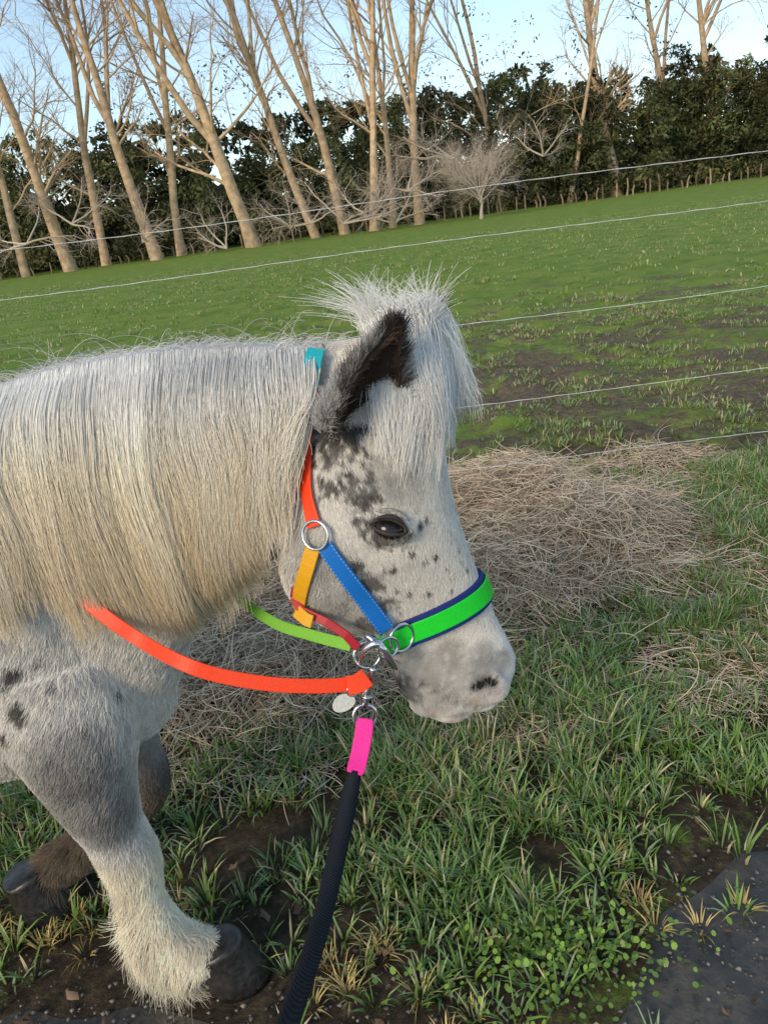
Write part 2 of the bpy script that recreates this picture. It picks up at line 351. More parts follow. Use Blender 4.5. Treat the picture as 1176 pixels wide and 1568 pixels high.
# ------------------------------------------------------------------ trees
bark=mat_attr('pale_bark',.85,.15,noise=.4,nscale=3,bump=.4)
def mesh_from_tubes(name,tubes,mat,sides=6,parent=None):
    VV=[];QQ=[];CC=[];off=0
    for pts,rad,col in tubes:
        pts=np.asarray(pts); n=len(pts); sd_=sides if rad[0]>.05 else 3
        t=np.gradient(pts,axis=0); t/=np.linalg.norm(t,axis=1)[:,None]+1e-9
        ref=np.array([.3,1,.1]); a=np.cross(t,ref); a/=np.linalg.norm(a,axis=1)[:,None]+1e-9; b_=np.cross(t,a)
        an=np.arange(sd_)*2*math.pi/sd_
        v=pts[:,None]+(a[:,None]*np.cos(an)[None,:,None]+b_[:,None]*np.sin(an)[None,:,None])*np.asarray(rad)[:,None,None]
        VV.append(v.reshape(-1,3)); i=np.arange((n-1)*sd_).reshape(n-1,sd_); j=np.roll(i,-1,axis=1)
        QQ.append(np.stack([i,j,j+sd_,i+sd_],-1).reshape(-1,4)+off); off+=n*sd_; CC.append(np.tile(col,(n*sd_,1)))
    return mk_mesh(name,np.concatenate(VV),[np.concatenate(QQ)],mat,np.concatenate(CC),parent,smooth=True)
def grow(tubes,p,d,ln,r,lev,maxlev,col,nch=(4,7),upb=.25,ang=(.45,.9)):
    K=7 if lev<2 else 5; pts=[p.copy()]; dd=d.copy()
    for i in range(K-1):
        dd=dd+rng.normal(0,.10+.05*lev,3); dd[2]+=upb*.12; dd/=np.linalg.norm(dd); pts.append(pts[-1]+dd*ln/(K-1))
    pts=np.array(pts); rad=np.linspace(r,r*.35,K); tubes.append((pts,rad,col*rng.uniform(.85,1.15)))
    if lev>=maxlev: return
    for c in range(rng.integers(*nch)):
        t=rng.uniform(.25,1)*(K-1); i=min(int(t),K-2); q_=pts[i]+(pts[i+1]-pts[i])*(t-i)
        dirp=pts[i+1]-pts[i]; dirp/=np.linalg.norm(dirp)
        rv=rng.normal(0,1,3); rv-=rv.dot(dirp)*dirp; rv/=np.linalg.norm(rv); a=rng.uniform(*ang)
        grow(tubes,q_,dirp*math.cos(a)+rv*math.sin(a),ln*rng.uniform(.4,.65),r*.38*rng.uniform(.7,1.1),lev+1,maxlev,col,nch,upb,ang)
def tall_tree(bu,bv,tu,tv,wpx,D,forks=2,ht=21,low=.18):
    b0=P(bu,bv,D); b0=np.array([b0.x,b0.y,0.]); t0=np.array(P(tu,tv,D+rng.uniform(-1,1)))
    dr=t0-np.array(P(bu,bv,D)); dr/=np.linalg.norm(dr); dr[1]*=.5
    r0=wpx*.78*D/FPX/2; tubes=[]; col=np.array([.56,.40,.26])*rng.uniform(.8,1.08)
    K=12; pts=[b0-dr*.3]; d=dr.copy(); 
    for i in range(K-1):
        d=d+np.array([rng.normal(0,.035),rng.normal(0,.03),.02*(i>5)]); d/=np.linalg.norm(d); pts.append(pts[-1]+d*ht/(K-1))
    pts=np.array(pts); rad=r0*np.linspace(1.05,.20,K)*rng.uniform(.93,1.07,K); rad[0]*=1.2; tubes.append((pts,rad,col))
    for f in range(forks+11):
        t=rng.uniform(.3,.6)*(K-1) if f<forks else rng.uniform(low,.95)*(K-1)
        i=int(t); q_=pts[i]+(pts[min(i+1,K-1)]-pts[i])*(t-i); a=rng.uniform(.2,.42) if f<forks else rng.uniform(.4,1.0)
        rv=np.array([rng.choice([-1,1])*rng.uniform(.5,1),rng.uniform(-.8,.8),0]); rv/=np.linalg.norm(rv)
        dd=d*math.cos(a)+rv*math.sin(a)
        if f<forks: grow(tubes,q_,dd,ht*(1-t/K)*.9,rad[i]*.62,0,3,col,(6,9),.5,(.35,.8))
        else: grow(tubes,q_,dd,rng.uniform(2.2,6),rad[i]*.30,1,3,col,(6,9),.3,(.4,.95))
    return mesh_from_tubes('bare_tree',tubes,bark)
for a in [(92,345,28,190,24,53,1),(138,300,78,30,18,57,2),(222,310,130,60,24,54,2),(258,290,205,10,18,57,2),(388,372,295,85,27,53,3),
          (475,300,385,40,17,56,3),(515,255,472,60,18,56,2),(573,350,562,165,17,55,5),(602,345,590,200,12,57,2),(642,337,622,110,18,56,3),
          (943,195,905,10,20,66,3),(870,250,900,60,9,64,2),(1100,105,1102,20,16,72,3),(1040,150,1028,20,14,70,3),(760,130,730,10,12,66,2),(-60,340,-110,100,22,52,1),(15,330,-40,80,16,54,1),(1250,120,1240,0,16,68,2)]:
    tall_tree(*a)
greybark=mat_attr('grey_twig_bark',.9,.1)
tubes=[]
for (u,v,D,h) in [(520,300,51,3.4),(560,290,51,3.2),(340,340,51,2.6),(620,250,52,3.2),(690,200,54,3.5),(100,300,51,3),(30,330,50,3),(210,330,52,2.4),(440,310,52,2.6),(470,300,52,2.5),(600,300,51,2.5),(830,200,58,2.6)]:
    p=np.array(P(u,v,D)); p[2]=max(p[2]-1.6,.2)
    for k_ in range(4): 
        dd=np.array([rng.normal(0,.9),rng.normal(0,.4),rng.uniform(.1,.8)]); dd/=np.linalg.norm(dd)
        grow(tubes,p,dd,h,.07,1,3,np.array([.48,.40,.33]),(7,11),.0,(.4,1.1))
mesh_from_tubes('dead_branches',tubes,greybark)
tubes=[]; p=np.array(P(737,330,50)); p[2]=0
grow(tubes,p,np.array([0,0,1.]),1.2,.14,0,0,np.array([.45,.38,.32]))
for k_ in range(20):
    a=rng.uniform(0,6.28); e=rng.uniform(.1,1.3); dd=np.array([math.cos(a)*math.sin(e),math.sin(a)*math.sin(e),math.cos(e)])
    grow(tubes,p+np.array([0,0,rng.uniform(.9,1.6)]),dd,rng.uniform(2.0,3.0),.035,1,4,np.array([.62,.52,.44]),(8,11),.25,(.35,.8))
mesh_from_tubes('bare_shrub',tubes,greybark)
leafm=mat_attr('evergreen_leaf',.65,.2)
def evergreens(name,n,xr,yf,hr,per,leaf,colA,colB,zmin=0,ncl_=(26,36),wr=(1.6,2.9)):
    VV=[];CC=[]
    for i in range(n):
        x=xr[0]+(xr[1]-xr[0])*(i+rng.uniform(.1,.9))/n; y=yf(x)+rng.uniform(0,5); h=rng.uniform(*hr); wdt=rng.uniform(*wr)
        tint=rng.uniform(.6,1.45); warm=rng.random()
        ncl=rng.integers(*ncl_)
        for c in range(ncl):
            t=rng.random()**.85; z=zmin+.2+(h-zmin)*t; rad_=wdt*(1-.5*t**2); a=rng.uniform(0,6.28); rr=rad_*rng.random()**.5
            cc=np.array([x+math.cos(a)*rr,y+math.sin(a)*rr*.8,z]); cr_=rng.uniform(.5,1.2)*(1-.3*t)
            m_=int(per*cr_); dv=rng.normal(0,1,(m_,3)); dv/=np.linalg.norm(dv,axis=1)[:,None]; dv*=rng.random((m_,1))**.45*cr_*np.array([1.15,1.15,.85])
            cen=cc+dv; nn=rng.normal(0,1,(m_,3)); nn/=np.linalg.norm(nn,axis=1)[:,None]; tt=rng.normal(0,1,(m_,3)); aa=np.cross(nn,tt); aa/=np.linalg.norm(aa,axis=1)[:,None]; bb=np.cross(nn,aa)
            s=leaf*rng.uniform(.5,1.4,(m_,1)); quad=np.stack([cen-aa*s,cen-bb*s*.4,cen+aa*s,cen+bb*s*.4],1)
            VV.append(quad.reshape(-1,3)); f=rng.random((m_,1))*.7+.3*warm; cl=(colA*(1-f)+colB*f)*tint*(rng.uniform(.55,1.45)); CC.append(np.repeat(cl,4,0))
    V=np.concatenate(VV); Q=np.arange(len(V)).reshape(-1,4); return mk_mesh(name,V,[Q],leafm,np.concatenate(CC))
ybelt=lambda x: 57+ (x+28)*.16
cA=np.array([.05,.075,.028]); cB=np.array([.18,.17,.07])
evergreens('evergreen_tree_belt',48,(-44,58),ybelt,(6.2,9.2),85,.19,cA,cB)
evergreens('evergreen_tree_belt.001',52,(-46,62),lambda x:ybelt(x)+6,(8.0,10.4),60,.32,cA*.7,cB*.75)
evergreens('evergreen_tree_belt.002',20,(12,62),lambda x:ybelt(x)-1,(7.5,10.8),95,.19,cA*.7,cB*.62)
evergreens('hedge_undergrowth',50,(-46,60),lambda x:ybelt(x)-2.5,(1.0,2.4),30,.16,cA*.7,np.array([.15,.12,.055]),0,(10,16))
evergreens('golden_shrub',6,(-36,-25),lambda x:52,(3,6),30,.15,np.array([.16,.14,.04]),np.array([.38,.28,.10]),0,(12,20))
evergreens('feathery_treetop_foliage',10,(-18,26),lambda x:ybelt(x)-1,(10.5,14.5),13,.14,np.array([.09,.09,.05]),np.array([.21,.17,.095]),8,(14,22),(2,3.5))
bx_=np.linspace(-90,110,120); prof=[(0,0),(2,3.6),(5,4.8),(14,4.2),(30,0)]
V=np.array([(x,ybelt(x)+11+d,h*(1+.25*math.sin(x*.4)+.2*math.sin(x*1.3))) for d,h in prof for x in bx_]); idx=np.arange(len(V)).reshape(5,120); q=np.stack([idx[:-1,:-1],idx[:-1,1:],idx[1:,1:],idx[1:,:-1]],-1).reshape(-1,4)
mk_mesh('scrub_bank',V,[q],mat_plain('scrub',(.03,.034,.017),.95,0,.05,3,.6,0),smooth=True)
tubes=[]
for i in range(120):
    x=-34+i*.72+rng.normal(0,.2); y=ybelt(x)-4.2+rng.normal(0,.15); h=rng.uniform(.5,1.25)
    tubes.append(([(x,y,-.1),(x+rng.normal(0,.04),y,h*.5),(x+rng.normal(0,.08),y,h)],[.07,.065,.055],np.array([.30,.22,.15])*rng.uniform(.4,1.2)))
mesh_from_tubes('wooden_post_fence',tubes,bark,6)
# ------------------------------------------------------------------ PONY
pony=empty('pony')
BV=[];BF=[]
def addpart(V,Fc):
    o=len(BV); BV.extend([tuple(v) for v in V]); BF.extend([tuple(i+o for i in f) for f in Fc])
def loft(secs,S=28,pw=.9):
    V=[];Fc=[]
    for A,B,wd in secs:
        c=(A+B)/2; ua=(A-B)/2
        for k in range(S):
            a=2*math.pi*k/S; ca,sa=math.cos(a),math.sin(a)
            V.append(c+ua*math.copysign(abs(ca)**pw,ca)+Vector((0,1,0))*wd*math.copysign(abs(sa)**pw,sa))
    n=len(secs)
    for i in range(n-1):
        for k in range(S): Fc.append((i*S+k,i*S+(k+1)%S,(i+1)*S+(k+1)%S,(i+1)*S+k))
    Fc+=[tuple(range(S))[::-1],tuple(range((n-1)*S,n*S))]
    addpart(V,Fc)
def interp_secs(s,n):
    A=smooth_path([x[0] for x in s],n); B=smooth_path([x[1] for x in s],n); W=np.interp(np.linspace(0,1,n),np.linspace(0,1,len(s)),[x[2] for x in s]); return list(zip(A,B,W))
hs=[(640,512,520,590,.058),(668,570,478,665,.078),(676,645,450,760,.090),(684,720,428,838,.094),(700,790,442,900,.086),(720,850,490,945,.068),(740,900,555,965,.052),(759,945,592,1003,.044),(780,982,604,1040,.045),(790,1012,628,1068,.047),(778,1042,655,1084,.040),(752,1062,690,1086,.024)]
secs=[]
for i,(a,b_,c,d,wd) in enumerate(hs):
    Fh=1.01-.06*i/11; secs.append((P(a,b_,Fh),P(c,d,Fh),wd))
loft(interp_secs(secs,34),32,.88)
ns=[(610,510,480,780,1.02,.062),(500,524,428,845,1.04,.072),(390,527,368,893,1.06,.085),(250,534,300,965,1.09,.11),(90,560,268,1050,1.12,.14),(-50,610,190,1110,1.12,.15)]
loft(interp_secs([(P(a,b_,F),P(c,d,F),wd) for a,b_,c,d,F,wd in ns],20),32,.95)
YS=1.12
tr=[(-.39,.76,.52,.07),(-.43,.86,.48,.12),(-.52,.98,.455,.165),(-.65,1.0,.445,.19),(-.8,.985,.44,.21),(-1.0,.95,.43,.235),(-1.2,.95,.46,.24),(-1.4,.96,.52,.225),(-1.5,.92,.6,.18),(-1.56,.84,.68,.10)]
loft(interp_secs([(Vector((x,YS,a)),Vector((x,YS,b_)),wd) for x,a,b_,wd in tr],30),36,.95)
def ell(c,r,axes=None,seg=16):
    V=[];Fc=[];R=10
    ax=axes or (Vector((1,0,0)),Vector((0,1,0)),Vector((0,0,1)))
    for i in range(R+1):
        th_=math.pi*i/R
        for k in range(seg):
            ph=2*math.pi*k/seg; V.append(Vector(c)+ax[0]*r[0]*math.sin(th_)*math.cos(ph)+ax[1]*r[1]*math.sin(th_)*math.sin(ph)+ax[2]*r[2]*math.cos(th_))
    for i in range(R):
        for k in range(seg): Fc.append((i*seg+k,(i+1)*seg+k,(i+1)*seg+(k+1)%seg,i*seg+(k+1)%seg))
    return V,Fc
def limb(pts,rad,n=22,fl=1.0):
    p=smooth_path(pts,n); r=np.interp(np.linspace(0,1,n),np.linspace(0,1,len(rad)),rad); V,Fc=tube_arr(p,list(r),20,fl); addpart(V,Fc)
limb([P(95,1040,1.05),P(115,1110,1.02),P(138,1190,1.02),P(170,1262,1.02),P(202,1318,1.02),P(220,1375,1.02),P(248,1425,1.015),P(282,1450,1.01),P(318,1464,1.01)],
     [.12,.104,.073,.050,.048,.031,.037,.036,.040])
limb([P(130,1030,1.2),P(165,1100,1.22),P(203,1155,1.23),P(224,1208,1.24),P(178,1262,1.24),P(128,1305,1.24),P(88,1330,1.24)],[.11,.085,.055,.045,.032,.038,.042])
for s,off in ((-1,0.0),(1,-.22)):
    yy=YS+s*.12
    limb([(-1.36,yy,.78),(-1.30+off*.3,yy+.01*s,.60),(-1.36+off*.6,yy,.46),(-1.50+off,yy,.34),(-1.44+off,yy,.20),(-1.42+off,yy,.10),(-1.36+off,yy,.05)],[.15,.12,.075,.048,.034,.04,.045])
for s in (-1,1):
    c=P(520,850,.985)+Vector((0,s*.035,0)); addpart(*ell(c,(.07,.05,.075)))
    c=P(594,778,.985)+Vector((0,s*.071,0)); addpart(*ell(c,(.036,.028,.018)))
    c=P(744,1034,.955)+Vector((0,s*.030,0)); addpart(*ell(c,(.031,.026,.026)))
    c=P(560,905,.97)+Vector((0,s*.045,0)); addpart(*ell(c,(.02,.020,.09),(Vector((.75,0,.66)),Vector((0,1,0)),Vector((-.5,0,.86)))))
addpart(*ell(P(742,1066,.955),(.028,.030,.017),(Vector((.9,0,.42)),Vector((0,1,0)),Vector((-.42,0,.9)))))
addpart(*ell(P(688,1086,.955),(.036,.030,.015),(Vector((.97,0,-.12)),Vector((0,1,0)),Vector((.12,0,.97)))))
addpart(*ell(P(655,1072,.955),(.030,.032,.022)))
me=bpy.data.meshes.new('tmp'); me.from_pydata(BV,[],BF); me.update()
tmp=bpy.data.objects.new('tmp',me); scene.collection.objects.link(tmp)
md=tmp.modifiers.new('r','REMESH'); md.mode='VOXEL'; md.voxel_size=.0058
md=tmp.modifiers.new('s','SMOOTH'); md.iterations=8; md.factor=.6
dg=bpy.context.evaluated_depsgraph_get(); dg.update(); ev=tmp.evaluated_get(dg); bm_=bpy.data.meshes.new_from_object(ev)
bpy.data.objects.remove(tmp); body=bpy.data.objects.new('body',bm_); link(body,pony)
nv=len(bm_.vertices); co=np.zeros(nv*3,np.float32); bm_.vertices.foreach_get('co',co); co=co.reshape(-1,3).astype(float)
def getn():
    a=np.zeros(nv*3,np.float32); bm_.vertices.foreach_get('normal',a); return a.reshape(-1,3)
nrm=getn()
def mkbvh(): return BVHTree.FromPolygons([tuple(c) for c in co],[tuple(p.vertices) for p in bm_.polygons])
bvh=mkbvh()
def hit(u,v):
    h=bvh.ray_cast(C0,ray(u,v)); 
    if h[0] is None: h=bvh.find_nearest(P(u,v,.97))
    return Vector(h[0]),Vector(h[1])
def np3(v): return np.array(v)
def push(c,r,d):
    dist=np.linalg.norm(co-np3(c),axis=1); k=dist<r; f=(1-(dist[k]/r)**2)**2; co[k]-=nrm[k]*(f*d)[:,None]
nost=[hit(u,v)[0] for u,v in ((728,1054),(735,1049),(742,1044),(750,1042),(757,1046))]
for p in nost: push(p,.013,.009)
for u,v in ((724,1036),(742,1028),(760,1034),(720,1050)): push(hit(u,v)[0],.012,-.0035)
mouth=[(762,1082),(748,1083),(732,1084),(716,1083),(700,1079),(684,1072),(666,1062),(648,1050)]
mp=[hit(u,v)[0] for u,v in mouth]
for p in mp: push(p,.009,.005)
bm_.vertices.foreach_set('co',co.astype(np.float32).ravel()); bm_.update()
bvh=mkbvh(); nrm=getn()
marks=[]
def mk(u,v,r,s=1.,kind='d'):
    marks.append((np3(hit(u,v)[0]),r*.9/1000,s,kind))
for u,v,r in [(516,690,32),(497,652,34),(545,733,24),(500,742,16),(476,690,20),(540,665,18),(588,812,23),(563,800,18),(614,816,13),(566,892,18),(586,925,18),(556,955,22),
              (606,1035,24),(625,1060,22),(560,770,10)]: mk(u,v,r,.80)
for u,v,r in [(650,790,3),(665,850,4),(682,868,3),(700,838,3),(655,905,4),(712,868,3),(630,845,4),(690,900,3),(625,905,3),(648,858,3),(640,800,5),(545,862,8),(600,868,5),
              (22,1028,12),(28,1087,15),(8,1128,9),(-30,1070,12),(130,1112,5),(80,1050,4),(60,1010,5),(45,1222,8),(78,1165,5),(180,1060,4),(10,1050,6)]: mk(u,v,r*1.25,.9,'s')
for u,v,r in [(705,1048,48),(748,1035,32),(655,1065,40),(635,1020,34),(690,1000,26),(740,1000,22),(770,1010,18)]: mk(u,v,r,.62,'g')
for u,v,r in [(140,1235,70),(180,1260,40),(110,1180,60),(215,1190,50)]: mk(u,v,r*1.3,.7,'g')
for u,v,r in [(490,900,55),(460,850,50),(530,940,36),(620,740,26),(590,720,30)]: mk(u,v,r*1.2,.34,'g')
for u,v in ((729,1053),(736,1048),(743,1044),(750,1043),(756,1046)): mk(u,v,8,1.,'n')
mk(700,1098,16,.5,'p'); mk(764,1056,8,.5,'p'); mk(728,1076,10,.5,'p'); mk(660,1092,12,.4,'p')
def coat(p):
    p=np.asarray(p,float); n=len(p)
    base=np.tile(np.array([.84,.79,.72]),(n,1)); grey=np.array([.31,.295,.29]); dark=np.array([.034,.030,.028])
    fine=fbm(p,230,41,2); mid=fbm(p,80,43,3); big=fbm(p,9,47,2)
    bodyw=sstep(-.1,-.3,p[:,0])
    roan=np.clip((fine-.46)*5+ (big-.5)*1.2,0,1)*(.17+.38*bodyw)
    c=base*(1-roan[:,None])+grey*roan[:,None]
    fr=(1-bodyw)*sstep(.69,.76,mid)*.25; c=c*(1-fr[:,None])+dark*fr[:,None]
    w1=fbm(p,75,51,3); w2=fbm(p,190,57,2)
    lw=sstep(.36,.28,p[:,2])[:,None]
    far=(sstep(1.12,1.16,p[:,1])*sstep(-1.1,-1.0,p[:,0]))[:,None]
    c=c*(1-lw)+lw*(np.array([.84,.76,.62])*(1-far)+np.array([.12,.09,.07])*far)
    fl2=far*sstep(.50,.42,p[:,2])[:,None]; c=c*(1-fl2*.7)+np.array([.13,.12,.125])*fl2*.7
    for h,r,s,kd in marks:
        d=np.linalg.norm(p-h,axis=1)/r
        k=d<2.2
        if not k.any(): continue
        dd=d[k]
        if kd=='d': f=s*sstep(1.3,.6,dd+(w1[k]-.5)*2.6+(w2[k]-.5)*2.2); t=dark*1.5
        elif kd=='s': f=s*sstep(1.15,.75,dd+(w2[k]-.5)*1.2); t=dark*1.3
        elif kd=='g': f=s*sstep(1.5,.5,dd)*np.clip(.45+1.2*w2[k]+.8*(fine[k]-.5),0,1); t=grey*.6
        elif kd=='n': f=s*sstep(1.2,.8,dd); t=dark*.4
        else: f=s*sstep(1.3,.6,dd+(w2[k]-.5)*1.5); t=np.array([.45,.29,.25])
        c[k]=c[k]*(1-f[:,None])+t*f[:,None]
    for h in mp:
        d=np.linalg.norm(p-np3(h),axis=1); f=.9*sstep(.0065,.0028,d); c=c*(1-f[:,None])+dark*f[:,None]
    return c
coatm=mat_attr('pony_coat',.75,.2,noise=.12,nscale=400,bump=.25)
hairm=mat_attr('pony_hair',.5,.25)
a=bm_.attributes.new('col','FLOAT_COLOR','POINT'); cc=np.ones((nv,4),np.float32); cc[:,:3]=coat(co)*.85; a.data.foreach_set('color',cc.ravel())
bm_.materials.clear(); bm_.materials.append(coatm); bm_.polygons.foreach_set('use_smooth',np.ones(len(bm_.polygons),bool))
bm_.calc_loop_triangles(); nt_=len(bm_.loop_triangles); ti=np.zeros(nt_*3,np.int32); bm_.loop_triangles.foreach_get('vertices',ti); ti=ti.reshape(-1,3)
A_,B_,C_=co[ti[:,0]],co[ti[:,1]],co[ti[:,2]]; area=np.linalg.norm(np.cross(B_-A_,C_-A_),axis=1)/2; cen=(A_+B_+C_)/3
def sample(n,wt):
    p=area*wt; p/=p.sum(); i=rng.choice(nt_,n,p=p); r1_=np.sqrt(rng.random(n)); r2_=rng.random(n)
    pos=A_[i]*(1-r1_)[:,None]+B_[i]*(r1_*(1-r2_))[:,None]+C_[i]*(r1_*r2_)[:,None]
    return pos,nrm[ti[i,0]]
def fur(name,n,wt,lf,df,lift,rad,colf,K=4,parent=pony,jit=.25):
    pos,nn=sample(n,wt); d=df(pos)+rng.normal(0,jit,(n,3)); d-=nn*(d*nn).sum(1)[:,None]; d/=np.linalg.norm(d,axis=1)[:,None]+1e-6
    ln=lf(pos,nn)*rng.uniform(.6,1.25,n); pts=np.zeros((n,K,3))
    for k in range(K):
        t=k/(K-1); pts[:,k]=pos+d*(ln*t)[:,None]+nn*(ln*lift*(t-.6*t*t))[:,None]-nn*.0005
    pts[:,:,2]=np.maximum(pts[:,:,2],.004)
    col=colf(pos)[:,None]*np.linspace(.85,1.1,K)[None,:,None]
    return mk_hair(name,pts,rad*np.linspace(1,.3,K),np.clip(col,0,.92),hairm,parent)
headm=sstep(-.13,-.08,cen[:,0])*1.0
def fdir(p):
    hd=sstep(-.12,-.06,p[:,0])[:,None]; lg=sstep(.45,.38,p[:,2])[:,None]*(1-hd)
    return hd*np.array([.25,0,-1.])+(1-hd)*((1-lg)*np.array([-.45,0,-.9])+lg*np.array([-.05,0,-1.]))
def flen(p,nn):
    mz=sstep(.74,.64,p[:,2])*sstep(-.05,0,p[:,0]); hd=sstep(-.14,-.06,p[:,0])
    return (.016*(1-hd)+.009*hd)*(1-.74*mz)
fur('coat_fur',115000,headm*(.2+.8*(cen[:,1]<1.0)),flen,fdir,.5,.00035,coat)
fur('coat_fur_body',110000,(1-headm)*(cen[:,0]>-.9)*(.08+.92*(cen[:,1]<1.12))*(1-.75*((cen[:,2]>.78)&(cen[:,0]>-.6))),flen,fdir,.45,.00048,coat)
def featcol(p):
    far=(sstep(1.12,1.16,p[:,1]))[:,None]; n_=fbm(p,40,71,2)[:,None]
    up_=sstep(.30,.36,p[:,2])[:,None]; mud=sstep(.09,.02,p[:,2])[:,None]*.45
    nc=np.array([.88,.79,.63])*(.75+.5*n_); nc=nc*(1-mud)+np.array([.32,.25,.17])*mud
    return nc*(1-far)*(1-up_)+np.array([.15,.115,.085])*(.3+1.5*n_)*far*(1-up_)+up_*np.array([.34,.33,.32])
def fld(p): return np.array([-.40,-.05,-1.])+1.9*(np.stack([fbm(p,42,81,2),fbm(p,42,83,2),fbm(p,42,85,2)],1)-.5)
def featlen(p,nn):
    back=sstep(.25,-.5,nn[:,0]); low=sstep(.32,.16,p[:,2]); far=sstep(1.12,1.16,p[:,1])
    return (.013+.050*back*low+.006*low)*(1-.45*far)
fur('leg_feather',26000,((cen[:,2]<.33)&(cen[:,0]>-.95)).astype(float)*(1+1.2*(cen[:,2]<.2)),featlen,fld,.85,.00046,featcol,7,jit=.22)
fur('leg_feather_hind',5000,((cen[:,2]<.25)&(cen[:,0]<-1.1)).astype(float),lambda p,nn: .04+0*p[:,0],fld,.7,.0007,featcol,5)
hoofm=mat_plain('black_hoof',(.022,.02,.019),.34,0,.5,90,.6,.5)
def hoof(name,top,fwd,L_=.105,W_=.095,ht=.07,zb=0.):
    V=[];Fc=[];S=28; f=Vector(fwd).normalized(); s=f.cross(Vector((0,0,1)))
    pr=[(ht,.66,-.020),(ht*.97,.74,-.019),(ht*.90,.755,-.016),(ht*.84,.75,-.014),(ht*.5,.88,-.004),(ht*.15,.99,.006),(0,.99,.008),(0,.5,.008)]
    for i,(h,k_,sh) in enumerate(pr):
        for k in range(S):
            a=2*math.pi*k/S; x=math.cos(a); y=math.sin(a)
            if x<0: x*=.72
            V.append(Vector((top[0],top[1],zb))+f*(x*L_/2*k_+sh)+s*(y*W_/2*k_)+Vector((0,0,h+max(0,x)*ht*.20*(i<4)+.003)))
    n=len(pr)
    for i in range(n-1):
        for k in range(S): Fc.append((i*S+k,i*S+(k+1)%S,(i+1)*S+(k+1)%S,(i+1)*S+k))
    Fc+=[tuple(range(S))[::-1],tuple(range((n-1)*S,n*S))]
    return pyobj(name,V,Fc,hoofm,pony)
hp=P(350,1474,1.01); hoof('hoof_near_fore',(hp.x,hp.y,0),(1,-.12,0),.135,.11,.080)
hp=P(62,1376,1.22); hoof('hoof_far_fore',(hp.x,hp.y,0),(1,-.1,0),.135,.12,.095)
hoof('hoof_near_hind',(-1.35,YS-.12,0),(1,0,0)); hoof('hoof_far_hind',(-1.57,YS+.12,0),(1,0,0))
n=2500; t_=np.linspace(0,1,10); r0=rng.normal(0,.02,(n,3)); pts=np.zeros((n,10,3)); sp=rng.normal(0,.06,(n,2))
for k,t in enumerate(t_): pts[:,k]=np.array([-1.54-.10*math.sin(t*2),YS,.86-.70*t])+r0+np.concatenate([sp*t,np.zeros((n,1))],1)
mk_hair('tail',pts,np.full((n,10),.0008),np.tile(np.array([.7,.66,.58]),(n,10,1)),hairm,pony)
# ---- eye
eyem=mat_plain('eye_dark',(.012,.008,.006),.14,0,.4,40,.3,0); lidm=mat_plain('eyelid_skin',(.045,.038,.035),.6,0,.25,400,.3,.4)
def make_eye(h,nn,t,tag):
    t=(t-nn*t.dot(nn)).normalized(); bb=nn.cross(t).normalized()
    if bb.z<0: bb=-bb
    V,Fc=ell(h-nn*.0050,(.0200,.0150,.0125),(t,bb,nn),28); pyobj('eyeball'+tag,V,Fc,eyem,pony)
    for up_,nm in ((1,'upper_lid'),(-1,'lower_lid')):
        pts=[];rad=[]
        for s in np.linspace(-1,1,17):
            q_=1-s*s; pts.append(h+t*s*.0235+bb*up_*(.0115 if up_>0 else .0095)*q_**.8+nn*(-.004+.0085*q_**.6)); rad.append(.0014+.0026*q_*(1.3 if up_>0 else .55))
        tubeobj(nm+tag,pts,rad,lidm,pony,8)
    # brow fold above the lid
    pts=[h+t*(s*.026-.003)+bb*(.0200-.006*s*s)+nn*(.0005+.003*(1-s*s)) for s in np.linspace(-1,1,13)]
    tubeobj('brow_fold'+tag,pts,[.001+.0032*(1-s*s) for s in np.linspace(-1,1,13)],mat_plain('brow_skin',(.30,.27,.25),.8,0,.15,300,.5,.5),pony,8)
    n=150; s=rng.uniform(-.75,.9,n); pts=np.zeros((n,5,3))
    b0=np.array([np3(h+t*a*.0225+bb*.0115*(1-a*a)**.8+nn*(.0055)) for a in s])
    for k in range(5):
        tt=k/4*rng.uniform(.6,1,n)*.015; pts[:,k]=b0+np3(nn)*(tt*.9)[:,None]-np3(bb)*(tt*.35)[:,None]+np3(t)*(tt*.2*s)[:,None]
    mk_hair('eyelash'+tag,pts,np.full((n,5),.00022),np.tile(np.array([.03,.03,.03]),(n,5,1)),hairm,pony)
h,nn=hit(596,808); make_eye(h,nn,cR-cU*.25,'')
h2=bvh.ray_cast(Vector((h.x,2,h.z)),Vector((0,-1,0)))
if h2[0]: make_eye(Vector(h2[0]),Vector(h2[1]),Vector((1,0,-.25)),'_far')
V,Fc=ell(hit(619,819)[0],(.0035,.003,.003)); pyobj('tear_corner',V,Fc,mat_plain('pink_skin',(.35,.2,.17),.3),pony)
